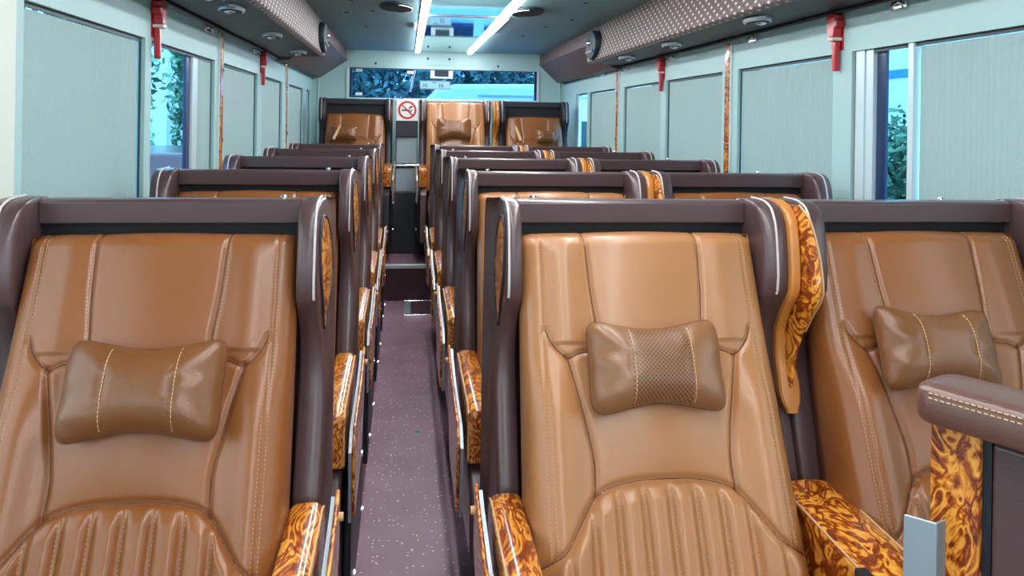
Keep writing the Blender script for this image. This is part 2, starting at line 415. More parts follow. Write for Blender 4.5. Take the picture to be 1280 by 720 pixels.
for a in ((.135, .41, 1.775, 1.778), (.135, .41, 1.706, 1.709), (.135, .138, 1.706, 1.778), (.407, .41, 1.706, 1.778)): fr_.box(a[0], a[1], YB + .0235, YB + .0254, a[2], a[3])
for x in (.16, .175, .19, .31, .325, .34): fr_.box(x, x + .006, YB + .0235, YB + .0254, 1.72, 1.755)
for x in (.25, .27): fr_.box(x, x + .012, YB + .0235, YB + .0254, 1.76, 1.77)
fr_.build('notice_print', M['gasket'], plate)
# vertical cover strips either side of the rear window
struct(MB().box(-.80, -.785, YB - .012, YB, .3, 1.79).build('trim_61', M['wall'], bevel=.003))
struct(MB().box(1.445, 1.46, YB - .012, YB, .3, 1.79).build('trim_62', M['wall'], bevel=.003))
# access cover on header
struct(MB().box(.18, .42, YB - .006, YB, 1.925, 1.995).build('trim_63', M['wall'], bevel=.003))
for i, (x, z) in enumerate(((-.28, 1.93), (.86, 1.93), (.20, 1.985), (.40, 1.985), (-.70, 1.88))):
    tag(MB().disc((x, YB - (.006 if i in (2, 3) else 0), z), (0, -1, 0), .011, .011, .004).build('screw_cap', M['gasket'], smooth=40), 'small dark round screw cap on the wall above the rear window', 'screw cap', 'dark screw caps on the rear wall')

# front wall with windshield (behind the camera)
mb = MB()
mb.box(XL - T, XR + T, YF - T, YF, -.05, .75); mb.box(XL - T, XR + T, YF - T, YF, 1.97, ZC + .03)
mb.box(XL - T, XL + .05, YF - T, YF, .75, 1.97); mb.box(XR - .05, XR + T, YF - T, YF, .75, 1.97)
struct(mb.build('wall_front', M['wall']))
struct(MB().box(XL + .05, XR - .05, YF - .03, YF - .024, .75, 1.97).build('window_31', M['glass_front']))

# ceiling
MX0, MX1 = .128, .555
mb = MB(); mb.box(XL - T, XR + T, YF - T, YB + T, ZC, ZC + .04)
struct(mb.build('ceiling', M['ceil']))
# mirror panels between the LED strips, with metal crossbars
edges = [-2.4, -.35, .95, 2.25, 3.55, 4.86, 7.40]
ml = ['mirrored ceiling panel nearest the rear window', 'mirrored ceiling panel second from the rear window', 'mirrored ceiling panel third from the rear window', 'mirrored ceiling panel fourth from the rear window', 'mirrored ceiling panel fifth from the rear window', 'mirrored ceiling panel above the front of the bus']
for i in range(6):
    y0, y1 = edges[i], edges[i + 1]
    p = MB().box(MX0, MX1, y0 + .02, y1 - .02, ZC - .008, ZC - .0005).build('ceiling_mirror', M['mirror'], bevel=.002)
    tag(p, ml[5 - i], 'ceiling panel', 'mirrored panels between the light strips')
cb = ['pale metal crossbar between the two rearmost ceiling mirrors', 'second pale metal crossbar across the ceiling mirrors', 'third pale metal crossbar across the ceiling mirrors', 'fourth pale metal crossbar across the ceiling mirrors', 'foremost pale metal crossbar across the ceiling mirrors']
for i, y in enumerate(edges[1:-1][::-1]):
    tag(MB().box(MX0, MX1, y - .019, y + .019, ZC - .014, ZC - .0005).build('ceiling_crossbar', M['silver'], bevel=.004), cb[i], 'crossbar', 'crossbars of the ceiling mirrors')
for x, l in ((.103, 'left long glowing white LED strip light on the ceiling'), (.580, 'right long glowing white LED strip light on the ceiling')):
    hs = empty('led_strip_light', (x, 0, ZC)); tag(hs, l, 'ceiling light', 'long ceiling strip lights')
    MB().box(-.026, .026, -2.4, 7.38, -.010, -.0005).build('housing', M['silver'], hs)
    MB().prism([(-.022, -.0105), (.022, -.0105), (.016, -.024), (-.016, -.024)], -2.39, 7.37, 'y').build('diffuser', M['led'], hs)
# pale latch on the left of each strip
tag(MB().box(.045, .062, 5.28, 5.62, ZC - .012, ZC - .0005).build('strip_clip', M['whitesign'], bevel=.003), 'small white clip on the ceiling left of the left light strip', 'clip')
tag(MB().box(.613, .628, 4.9, 5.8, ZC - .012, ZC - .0005).build('strip_clip', M['whitesign'], bevel=.003), 'slim white clip on the ceiling right of the right light strip', 'clip')

def vent(name, c, nrm, rx, ry, label, group, cat, up, mat='ventdark'):
    e = empty(name, c); tag(e, label, cat, group)
    n = Vector(nrm)
    MB().disc((0, 0, 0), nrm, rx, ry, .016, up, dome=.004).build('rim', M['silver'] if mat == 'silver' else M['ventdark'], e, smooth=40)
    MB().disc(n * .0155, nrm, rx * .8, ry * .8, .004, up).build('louvre_disc', M['ventdark'], e, smooth=40)
    return e
for x, y, l in ((-.06, 4.55, 'dark round air outlet on the ceiling left of the light strips'), (.69, 4.58, 'dark round air outlet on the ceiling right of the light strips')):
    e = vent('ceiling_air_outlet', (x, y, ZC - .0005), (0, 0, -1), .095, .165, l, 'round ceiling air outlets', 'air vent', (0, 1, 0))
    MB().tube([(.0 + .088 * math.cos(a), .155 * math.sin(a), -.019) for a in [math.pi * (-.45 + .9 * k / 12) for k in range(13)]] if x < 0 else [(-.088 * math.cos(a), .155 * math.sin(a), -.019) for a in [math.pi * (-.45 + .9 * k / 12) for k in range(13)]], .0035).build('lip_highlight', M['chrome'], e, smooth=60)  # chrome half arc stands in for the highlight on the rim
for x, y in ((-.28, 5.6), (-.20, 4.8), (-.36, 4.9), (-.30, 4.4), (.95, 4.2), (.86, 5.9), (1.02, 4.9), (.92, 5.3)):
    tag(MB().disc((x, y, ZC - .0005), (0, 0, -1), .013, .013, .004).build('ceiling_plug', M['gasket'], smooth=40), 'tiny dark round plug in the grey ceiling', 'plug', 'dark plugs dotting the ceiling')

# ------------------------------------------------------------------ overhead ducts
def duct(side):
    sg = 1 if side == 'right' else -1
    def X(d): return XR - d if sg > 0 else XL + d
    # quilted box: profile (d from wall, z)
    top, bot = (.235, .262) if sg > 0 else (.30, .318)
    d = empty('overhead_duct', (0, 0, 0)); tag(d, 'long quilted brown overhead duct along the %s side of the ceiling' % side, 'overhead duct', 'overhead ducts')
    y0, y1 = YF + .05, 5.42
    # face
    prof = [(top, ZC - .002), (top + .006, 1.99), (bot - .004, 1.85), (bot, 1.832), (bot - .010, 1.820), (bot - .03, 1.816)]
    vs = []; n = len(prof); 
    me = bpy.data.meshes.new('quilted_face'); bm = bmesh.new(); uvl = bm.loops.layers.uv.new('UVMap')
    acc = [0]
    for i in range(1, n): acc.append(acc[-1] + math.dist(prof[i], prof[i - 1]))
    rows = [[bm.verts.new((X(p), y, z)) for p, z in prof] for y in (y0, y1)]
    rows2 = [[bm.verts.new((X(p - .02 if i < 4 else p), y, z + (.0 if i < 4 else .012))) for i, (p, z) in enumerate(prof)] for y in (y0, y1)]
    for i in range(n - 1):
        f = bm.faces.new((rows[0][i], rows[1][i], rows[1][i + 1], rows[0][i + 1])); f.smooth = True
        for l, (yy, k) in zip(f.loops, ((y0, i), (y1, i), (y1, i + 1), (y0, i + 1))): l[uvl].uv = (yy, acc[k])
        bm.faces.new((rows2[0][i], rows2[0][i + 1], rows2[1][i + 1], rows2[1][i]))
    for r, r2 in ((rows[0], rows2[0]), (rows[1], rows2[1])):
        for i in range(n - 1): bm.faces.new((r[i], r[i + 1], r2[i + 1], r2[i]))
    for i in (0, n - 1): bm.faces.new((rows[0][i], rows2[0][i], rows2[1][i], rows[1][i]))
    bmesh.ops.recalc_face_normals(bm, faces=bm.faces); bm.to_mesh(me); bm.free(); me.materials.append(M['quilt'])
    o = bpy.data.objects.new('quilted_face', me); C.objects.link(o); o.parent = d
    # underside
    pts = [(X(bot - .012), 1.8195), (X(.0), 1.808), (X(.0), 1.826), (X(bot - .02), 1.838)]
    MB().prism(pts, y0, y1 - .001, 'y').build('underside', M['under'], d)
    # end plate
    MB().prism([(X(top - .02), ZC - .003), (X(top - .018), 1.99), (X(bot - .02), 1.84), (X(0), 1.83), (X(0), ZC - .003)], y1 - .012, y1 - .0005, 'y').build('end_plate', M['cove'], d)
    # cove behind
    c = [(X(top + .004), ZC - .002), (X(top + .012), 1.95), (X(.075), 1.79), (X(.0), 1.785), (X(0), ZC - .002)]
    MB().prism(c, y1, YB - .001, 'y').build('end_cove', M['cove'], d)
    # rail
    MB().tube([(X(.010), y0, 1.803), (X(.010), 2.6, 1.803), (X(.010), 5.3, 1.800), (X(.010), 7.44, 1.776)], .007, 8).build('edge_rail', M['silver'], d, smooth=60)
    MB().tube([(X(.02), y0, 1.803), (X(.02), 5.3, 1.798), (X(.012), 7.44, 1.776)], .006, 8).build('edge_seal', M['gasket'], d, smooth=60)
    # oval speaker
    e = empty('duct_speaker', (X(bot - .012), 5.22, 1.925)); tag(e, 'dark oval speaker with chrome centre at the rear end of the %s duct' % side, 'speaker', 'oval speakers on the ducts')
    MB().disc((0, 0, 0), (-sg, 0, 0), .15, .098, .035, (0, 0, 1), dome=.01).build('rim', M['ventdark'], e, smooth=40)
    MB().disc((-sg * .04, 0, .012), (-sg, 0, 0), .038, .020, .012, (0, 0, 1), dome=.010).build('chrome_centre', M['chrome'], e, smooth=60)
    MB().box(*sorted((-sg * .046, -sg * .040)), -.1, .1, -.05, -.038).build('grille_bar', M['black'], e)
    return d
duct('left'); duct('right')
for i, (y, s) in enumerate(((2.78, -1), (3.10, -1), (4.03, -1), (5.0, -1), (2.92, 1), (3.92, 1), (4.75, 1))):
    x = XL + .20 if s < 0 else XR - .165
    nm = ['nearest', 'second nearest', 'third nearest', 'farthest'][i] if s < 0 else ['nearest', 'middle', 'farthest'][i - 4]
    e = vent('reading_lamp', (x, y, 1.8165 if s < 0 else 1.815), (0, 0, -1), .085, .048, '%s silver oval reading lamp under the %s duct' % (nm, 'left' if s < 0 else 'right'), 'oval reading lamps under the ducts', 'reading lamp', (1, 0, 0), 'silver')
    MB().disc((0, -.03, -.020), (0, 0, -1), .02, .02, .005, (0, 1, 0), dome=.005).build('lens', M['chrome'], e, smooth=60)

# hooks under the rail
hl = [3.554, 4.637, 5.674, 7.15]; hr = [2.271, 3.314, 4.368, 5.33, 5.95]
for side, ys, x, s in (('left', hl, XL, 1), ('right', hr, XR, -1)):
    for i, y in enumerate(ys):
        e = empty('coat_hook', (x, y, 1.787)); nm = ['nearest', 'second', 'third', 'fourth', 'farthest'][i]
        tag(e, '%s small chrome coat hook under the rail on the %s wall' % (nm, side), 'coat hook', 'chrome coat hooks on the %s wall' % side)
        MB().box(*sorted((s * .0005, s * .012)), -.036, .036, -.022, .008).build('back_plate', M['chrome'], e, bevel=.004)
        MB().tube([(s * .012, 0, .0), (s * .028, 0, -.006), (s * .032, 0, -.016), (s * .026, 0, -.026)], .006, 8).build('hook', M['chrome'], e, smooth=60)

# emergency hammers
def hammer(x, y, s, label):
    e = empty('emergency_hammer', (x, y, 1.79)); tag(e, label, 'emergency hammer', 'red emergency hammers')
    X = lambda a: s * a
    MB().prism([(-.030, .0), (.0, .012), (.034, -.002), (.036, -.022), (.026, -.062), (.016, -.075), (-.014, -.075), (-.020, -.045), (-.034, -.040), (-.036, -.018), (-.022, -.020)], X(.004), X(.036)).build('hammer_head', M['red'], e, bevel=.004)
    MB().box(*sorted((X(.003), X(.040))), -.018, .020, -.088, -.076).build('strap', simple('pale_strap', (.75, .6, .55), .4) if 'strapm' not in M else M['strapm'], e, bevel=.002)
    MB().prism([(-.015, -.089), (.018, -.089), (.014, -.120), (.011, -.192), (-.009, -.192), (-.011, -.120)], X(.006), X(.026)).build('handle', M['red'], e, bevel=.004)
    MB().box(*sorted((X(.0005), X(.0035))), -.022, .024, -.12, -.004).build('holder', M['red'], e)
hammer(XL, 2.84, 1, 'large red emergency hammer on the left wall nearest the camera')
hammer(XL, 4.87, 1, 'small red emergency hammer farther back on the left wall')
hammer(XR, 2.615, -1, 'large red emergency hammer on the right wall nearest the camera')
hammer(XR, 4.54, -1, 'small red emergency hammer farther back on the right wall')

# burl strips on walls (structure trims with bolts)
for i, (x, s, y, z1) in enumerate(((XL, 1, 3.82, 1.786), (XL, 1, 5.86, 1.786), (XR, -1, 3.575, 1.786), (XR, -1, 5.54, 1.782))):
    t = struct(MB().box(*sorted((x + s * .0005, x + s * .014)), y - .026, y + .026, .3, z1).build('trim_%d' % (70 + i), M['burl'], bevel=.003))
    rail = MB().box(*sorted((x + s * .0005, x + s * .010)), y - .036, y - .0265, .3, z1)
    rail.build('edge_strip', M['alu'], t)
    for z in (1.30, 1.62): MB().disc((x + s * .014, y, z), (s, 0, 0), .010, .010, .006).build('bolt', M['chrome'], t, smooth=40)

# ------------------------------------------------------------------ SEAT
PIT = .95; YB0 = 1.64; SHZ = 1.24
HW = .247                       # half inner width
# side profile: (z, y_front, y_back, widthscale)
PROF = [(.50, -.14, .09), (.60, -.135, .09), (.70, -.115, .09), (.78, -.085, .09), (.86, -.055, .09), (.93, -.040, .088), (.98, -.048, .086), (1.02, -.070, .084), (1.050, -.096, .082),
        (1.068, -.109, .080), (1.10, -.111, .078), (1.14, -.107, .076), (1.18, -.101, .074), (1.205, -.094, .071), (1.222, -.083, .066), (1.234, -.067, .058), (1.241, -.047, .048), (1.243, -.03, .03)]
def interp(z, k):
    if z <= PROF[0][0]: return PROF[0][k]
    for a, b in zip(PROF, PROF[1:]):
        if z <= b[0]:
            t = (z - a[0]) / (b[0] - a[0]); return a[k] + (b[k] - a[k]) * t
    return PROF[-1][k]
WN = 0        # narrows the wings of the aisle seat
def wing_x(y, z, full=False):
    """outer offset from inner plane"""
    if full: return .056
    yf = interp(z, 1); t = min(1, max(0, (y - yf) / .16))
    base = .038 - WN * .4 + (.055 - WN - .038 + WN * .4) * (t ** .8)
    if z < 1.0: k = min(1, (1.0 - z) / .1); base = base + (.062 - WN * .6 - base) * k * .55
    return base
def wing_mesh(s, full=False):
    rings = []
    for z, yf, yb in PROF:
        e = .012
        w0 = wing_x(yf, z, full); pts = []
        # start inner back going to inner front, outer front, outer back
        pts.append((.004, yb - .002)); pts.append((0, yb - .012)); pts.append((0, yf + (yb - yf) * .5)); pts.append((0, yf + .018)); pts.append((.0012, yf + .005)); pts.append((.006, yf + .0005))
        pts.append((w0 * .62, yf)); pts.append((w0 - .005, yf + .001)); pts.append((w0, yf + .006))
        for q in (.14, .28, .45, .65, .85):
            y = yf + (yb - yf) * q
            if y > yf + .009: pts.append((wing_x(y, z, full), y))
            else: pts.append((w0, yf + .009))
        pts.append((.058, yb - .006)); pts.append((.052, yb))
        rings.append([(s * (HW + x), y, z) for x, y in pts])
    # shrink on the top ring
    top = rings[-1]; cx = sum(p[0] for p in top) / len(top); cy = sum(p[1] for p in top) / len(top)
    rings.append([(cx + (p[0] - cx) * .7, cy + (p[1] - cy) * .6, p[2] + .0015) for p in top])
    return MB().loft(rings)
def piping_path(s, off=.0):
    out = []
    for z in [1.062 + (1.222 - 1.062) * i / 16 for i in range(17)]:
        out.append((s * (HW + .034 - WN * .4), interp(z, 1) - .0005, z))
    for y, z in ((-.074, 1.2325), (-.060, 1.239), (-.042, 1.2435), (-.02, 1.2455), (.02, 1.2455)): out.append((s * (HW + .034 - WN * .4), y, z))
    return out

SL = .80   # pad length
VS = 1.0225
D0 = (-.032, 1.178); DD = (-.4157 * VS, -.9095 * VS); NN = (-.9095, .4157)
def seglen(p, a, b):
    ax, ay = a; bx, by = b; px, py = p
    dx, dy = bx - ax, by - ay; L2 = dx * dx + dy * dy
    t = max(0, min(1, ((px - ax) * dx + (py - ay) * dy) / L2))
    return math.hypot(px - ax - t * dx, py - ay - t * dy)
def smooth_poly(pts, n=8):
    """Catmull-Rom"""
    P = [pts[0]] + list(pts) + [pts[-1]]; out = []
    for i in range(1, len(P) - 2):
        p0, p1, p2, p3 = P[i - 1:i + 3]
        for k in range(n):
            t = k / n
            out.append(tuple(.5 * ((2 * p1[j]) + (-p0[j] + p2[j]) * t + (2 * p0[j] - 5 * p1[j] + 4 * p2[j] - p3[j]) * t * t + (-p0[j] + 3 * p1[j] - 3 * p2[j] + p3[j]) * t ** 3) for j in (0, 1)))
    out.append(tuple(pts[-1])); return out
CEN = smooth_poly([(.118, .0), (.112, .12), (.104, .20), (.112, .235)])
SHO = smooth_poly([(.203, .195), (.190, .222), (.164, .246), (.14, .238), (.112, .235)])
BOL = smooth_poly([(.164, .246), (.148, .31), (.133, .38), (.126, .43), (.128, .482)])
ARC = smooth_poly([(0, .457), (.05, .459), (.092, .466), (.128, .482), (.162, .528), (.19, .565), (.232, .588)])
SEAMS = [CEN, SHO, BOL, ARC]
CHAN = [.0, .046, .092, .138, .184]
def arc_v(u):
    u = abs(u)
    for a, b in zip(ARC, ARC[1:]):
        if a[0] <= u <= b[0] + 1e-9: return a[1] + (b[1] - a[1]) * (u - a[0]) / max(1e-6, b[0] - a[0])
    return .59
def bol_u(v):
    for a, b in zip(BOL, BOL[1:]):
        if a[1] <= v <= b[1]: return a[0] + (b[0] - a[0]) * (v - a[1]) / max(1e-6, b[1] - a[1])
    return None
def height(u, v):
    au = abs(u); h = .0
    # overall cushion crown
    e = max(0, 1 - ((au) / .241) ** 10) ** .5
    h += .030 * e
    # bottom/top rounding
    h -= .035 * max(0, 1 - v / .035) ** 2
    # bolsters rise toward the sides below the shoulder seam
    if v > .20:
        k = min(1, (v - .20) / .16); k = k * k * (3 - 2 * k)
        h += .026 * k * math.exp(-((au - .192) / .042) ** 2)
    h += .006 * math.exp(-((au - .16) / .03) ** 2) * (1 if v < .22 else 0) * min(1, v / .05)
    # head zone soft bulge
    if v < .22 and au < .118: h += .008 * math.cos(au / .118 * math.pi / 2)
    # lumbar bulge
    if v > .24 and au < .14: h += .020 * math.sin(min(1, (v - .24) / .22) * math.pi) ** .8 * math.cos(au / .14 * math.pi / 2)
    av = arc_v(u)
    if v > av:
        # quilted channels
        d = min(abs(au - c) for c in CHAN); k = min(1, (v - av) / .03)
        h += .024 * k ** .6 * (1 if au < .2 else max(0, (.24 - au) / .04))
        if au < .21: h += -.013 * math.exp(-(d / .0075) ** 2) * k
    # grooves
    for sm in SEAMS:
        dm = min(seglen((au, v), a, b) for a, b in zip(sm[::2], sm[2::2] + [sm[-1]]) if a != b)
        if dm < .03: h -= (.008 if sm is ARC or sm is BOL else .0055) * math.exp(-(dm / .0048) ** 2)
    for c in (.2085,):
        if v < .575: h -= .003 * math.exp(-((au - c) / .0025) ** 2)
    return h
NU, NV = 141, 221
import functools
@functools.lru_cache(None)
def hcache(i, j):
    return height(-.241 + .482 * i / (NU - 1), SL * j / (NV - 1))
def taper(v): return 1.0 + .030 * min(1, v / .6)
def P3(u, v, h, y0=0, z0=0):
    # slight concave curve along length
    c = .012 * math.sin(min(1, v / SL) * math.pi)
    return (u * taper(v), D0[0] + y0 + DD[0] * v + NN[0] * (h - c), D0[1] + z0 + DD[1] * v + NN[1] * (h - c))
def hs(u, v):
    i = (u + .241) / .482 * (NU - 1); j = v / SL * (NV - 1)
    i0 = max(0, min(NU - 2, int(i))); j0 = max(0, min(NV - 2, int(j))); a = min(1, max(0, i - i0)); b = min(1, max(0, j - j0))
    return (hcache(i0, j0) * (1 - a) + hcache(i0 + 1, j0) * a) * (1 - b) + (hcache(i0, j0 + 1) * (1 - a) + hcache(i0 + 1, j0 + 1) * a) * b
def pad_mesh():
    mb = MB(); vs = []
    for j in range(NV):
        v = SL * j / (NV - 1)
        for i in range(NU):
            u = -.241 + .482 * i / (NU - 1)
            vs.append(P3(u, v, hcache(i, j)))
    fs = [(j * NU + i, j * NU + i + 1, (j + 1) * NU + i + 1, (j + 1) * NU + i) for j in range(NV - 1) for i in range(NU - 1)]
    # skirt to back
    per = [i for i in range(NU)] + [j * NU + NU - 1 for j in range(1, NV)] + [(NV - 1) * NU + i for i in range(NU - 2, -1, -1)] + [j * NU for j in range(NV - 2, 0, -1)]
    def back(idx, dpt, sh):
        j, i = divmod(idx, NU); u = (-.241 + .482 * i / (NU - 1)) * sh; v = SL * j / (NV - 1)
        return P3(u, v + (.004 if j == 0 else 0), -dpt)
    base = len(vs); L = len(per)
    for dpt, sh in ((.10, 1.012), (.6, 1.012), (1.0, .99)):
        for idx in per: vs.append(back(idx, dpt * min(.13, .036 + .17 * SL * (idx // NU) / (NV - 1)), sh))
    for k in range(L):
        k2 = (k + 1) % L
        fs.append((per[k], per[k2], base + k2, base + k))
        for r in range(2): fs.append((base + r * L + k, base + r * L + k2, base + (r + 1) * L + k2, base + (r + 1) * L + k))
    fs.append(tuple(base + 2 * L + k for k in range(L)))
    return MB().add(vs, fs)
def on_pad(pts, lift=.0):
    return [P3(u, v, hs(u, v) + lift) for u, v in pts]
def mirror2(pts): return [(-u, v) for u, v in pts]
def dash(mb, pts, ln=.0042, gap=.0026, w=.00055, lift=.0004):
    """pts in (u,v): little thread dashes lying on the pad"""
    acc = 0; seg = []
    L = [0]
    for a, b in zip(pts, pts[1:]): L.append(L[-1] + math.dist(a, b))
    def at(s):
        for k in range(len(L) - 1):
            if s <= L[k + 1]:
                t = (s - L[k]) / max(1e-9, L[k + 1] - L[k]); return tuple(pts[k][q] + (pts[k + 1][q] - pts[k][q]) * t for q in (0, 1))
        return pts[-1]
    s = 0
    while s + ln < L[-1]:
        a, b = at(s), at(s + ln)
        pa, pb = Vector(P3(*a, hs(*a) + lift)), Vector(P3(*b, hs(*b) + lift))
        d = (pb - pa).normalized(); n = Vector((0, NN[0], NN[1])); x = d.cross(n).normalized() * w; nn = n * w
        mb.add([pa + x, pa + nn, pa - x, pb + x, pb + nn, pb - x], [(0, 1, 4, 3), (1, 2, 5, 4), (0, 3, 5, 2), (0, 2, 1), (3, 4, 5)])
        s += ln + gap
def seam_parts(parent, thread, seamm):
    mb = MB()
    for sm in SEAMS:
        for q in (sm, mirror2(sm)):
            if sm is ARC and q is not sm: pass
            mb.tube(on_pad(q, .0004), .0013, 6)  # dark tube in each seam groove, painting in its crease shade
    mb.build('seam_dark_line', seamm, parent, smooth=60)
    def rng(f, n=60, v0=0.0, v1=1.0): return [f(v0 + (v1 - v0) * k / n) for k in range(n + 1)]
    def line(*paths):
        st = MB()
        for p in paths: dash(st, p)
        st.build('stitching', thread, parent)
    for sg in (1, -1):
        line(*[rng(lambda t: (sg * c, t), v0=.012, v1=.575) for c in (.2035, .2135)])
        line([(sg * (u + .006), v) for u, v in CEN])
        for c in CHAN[:4]:
            if c == 0 and sg < 0: continue
            line(rng(lambda t: (sg * (c + .003), t), v0=arc_v(c) + .012, v1=.78))

def seat_cushion():
    vs = []; nu, nv = 49, 33
    for j in range(nv):
        t = j / (nv - 1); y = -.38 - t * .42
        for i in range(nu):
            s = -1 + 2 * i / (nu - 1); u = s * .24
            e = (1 - abs(s) ** 8) ** .5 if abs(s) < 1 else 0
            f = (1 - (2 * t - 1) ** 10) ** .5 if 0 < t < 1 else 0
            z = .40 + .085 * e * f + .018 * math.exp(-((abs(u) - .19) / .035) ** 2) * f
            if abs(u) < .15: z -= .008 * (math.cos(u / .046 * 2 * math.pi) > .93) * f
            vs.append((u, y, z))
    fs = [(j * nu + i, j * nu + i + 1, (j + 1) * nu + i + 1, (j + 1) * nu + i) for j in range(nv - 1) for i in range(nu - 1)]
    b = len(vs); vs += [(-.235, -.385, .34), (.235, -.385, .34), (.235, -.795, .34), (-.235, -.795, .34)]
    e1 = [i for i in range(nu)]; e2 = [j * nu + nu - 1 for j in range(nv)]; e3 = [(nv - 1) * nu + i for i in range(nu - 1, -1, -1)]; e4 = [j * nu for j in range(nv - 1, -1, -1)]
    for e, (p, q) in zip((e1, e2, e3, e4), ((b, b + 1), (b + 1, b + 2), (b + 2, b + 3), (b + 3, b))): fs.append(tuple(e) + (q, p))
    fs.append((b, b + 3, b + 2, b + 1))
    return MB().add(vs, fs)

# leaf outline in (y,z)
def leaf_pts():
    raw = [(-.074, 1.200), (-.045, 1.213), (-.012, 1.198), (.022, 1.15), (.034, 1.09), (.022, 1.04), (-.012, .985), (-.036, 1.03), (-.074, 1.085), (-.083, 1.15)]
    out = []; n = len(raw)
    for i in range(n):
        p0, p1, p2, p3 = raw[i - 1], raw[i], raw[(i + 1) % n], raw[(i + 2) % n]
        for k in range(5):
            t = k / 5
            out.append(tuple(.5 * ((2 * p1[j]) + (-p0[j] + p2[j]) * t + (2 * p0[j] - 5 * p1[j] + 4 * p2[j] - p3[j]) * t * t + (-p0[j] + 3 * p1[j] - 3 * p2[j] + p3[j]) * t ** 3) for j in (0, 1)))
    return out
LEAF = leaf_pts()
def leaf_mesh(s):
    cy = sum(p[0] for p in LEAF) / len(LEAF); cz = sum(p[1] for p in LEAF) / len(LEAF)
    rings = []
    for sc, off in ((1, -.003), (1, .0018), (.93, .0032), (.6, .0045), (.05, .0055)):
        rings.append([(s * (HW + wing_x(cy + (y - cy) * sc, cz + (z - cz) * sc) + off), cy + (y - cy) * sc, cz + (z - cz) * sc) for y, z in LEAF])
    return MB().loft(rings)
def leaf_rim(s):
    return MB().tube([(s * (HW + wing_x(y, z) + .0015), y, z) for y, z in LEAF], .0028, 6, closed=True)

def make_seat(kind):
    global WN
    WN = .018 if kind == 'aisle' else 0
    """kind: 'left' (aisle armrest on +x), 'aisle' (aisle armrest on -x), 'window' (no own armrest)"""
    root = empty('bus_seat'); 
    lm = M['leather_lit'] if kind in ('aisle', 'rear_middle') else M['leather']  # aisle and rear middle seats get the lightened copy
    rear = kind.startswith('rear')
    sm = M['shell_dark'] if rear and kind != 'rear_middle' else M['shell']
    asg = {'left': 1, 'aisle': -1, 'window': 0, 'rear_left': 1, 'rear_middle': -1, 'rear_right': 0}[kind]
    for s in (-1, 1):
        w = wing_mesh(s, s != asg).build('side_wing', sm, root, smooth=50)
        MB().tube(piping_path(s), .0026, 6).build('piping', M['piping'], w, smooth=60)
        if s == asg:
            lf = leaf_mesh(s).build('burl_inlay', M['burl'], w, smooth=50)
            leaf_rim(s).build('inlay_rim', M['shell_dark'], lf, smooth=60)
        # lower side panel
        x0, x1 = sorted((s * (HW + .004), s * (HW + .056)))
        zb = .31 if (kind == 'aisle' and s == asg) else .10
        MB().prism([(.088, zb), (.088, .53), (-.16, .53), (-.54, .53), (-.60, .48), (-.62, zb)], x0, x1).build('lower_side_panel', sm, root, bevel=.010, segs=3)
    # back shell + top bar
    MB().prism([(.045, .30), (.045, 1.20), (.060, 1.215), (.085, 1.20), (.085, .30)], -HW, HW).build('back_shell', sm, root)
    if kind != 'rear_middle':
        MB().prism([(-.004, 1.192), (-.006, 1.236), (.006, 1.240), (.060, 1.238), (.078, 1.225), (.078, 1.192)], -HW - .001, HW + .001).build('top_bar', sm, root, bevel=.004, segs=3)
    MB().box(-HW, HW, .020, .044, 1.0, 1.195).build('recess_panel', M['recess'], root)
    z0 = {'rear_left': -.065, 'rear_right': -.070, 'rear_middle': .045}.get(kind, 0)
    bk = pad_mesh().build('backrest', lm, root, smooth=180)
    seam_parts(bk, M['stitch'], M['seam'])
    if z0: bk.location.z = z0
    if kind == 'rear_middle': bk.location.y = -.03
    if kind == 'window': bk.location.x = -.020
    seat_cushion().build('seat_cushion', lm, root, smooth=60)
    MB().prism([(-.79, .33), (-.40, .33), (-.40, .12), (-.76, .12)], -.23, .23).build('legrest_frame', M['black'], root)
    MB().prism([(-.80, .335), (-.845, .31), (-.845, .06), (-.81, .05)], -.225, .225).build('legrest', lm, root, bevel=.012, segs=3)
    MB().box(-.24, .24, -.40, .06, .0, .30).build('seat_base', M['black'], root)
    # peg
    if not rear:
        px = {'left': .205, 'aisle': -.207, 'window': .10}[kind]
        MB().tube([(px, .03, 1.236), (px, .03, 1.242), (px, .03, 1.243), (px, .03, 1.247)], [.004, .004, .008, .006], 12).build('peg', M['chrome'], root, smooth=40)
    if kind == 'aisle':
        MB().box(.253, .275, -.49, -.43, .655, .690).build('belt_buckle', M['black'], root, bevel=.005)
    if asg:
        s = asg
        arm_parts(root, s * HW, s, .002, .064)
        # recliner mechanism along the floor
        io = -.075 if kind == 'aisle' else 0
        MB().box(*sorted((s * (HW + .058 + io), s * (HW + .078 + io))), -.52, .06, .12, .46 if not io else .30).build('mechanism_cover', M['black'], root, bevel=.006)
        for yy, zz in ((-.45, .40), (-.40, .18), (-.1, .38), (0, .16)):
            if io and zz > .3: continue
            MB().disc((s * (HW + .078 + io), yy, zz), (s, 0, 0), .010, .010, .008).build('bolt', M['chrome'], root, smooth=40)
    return root

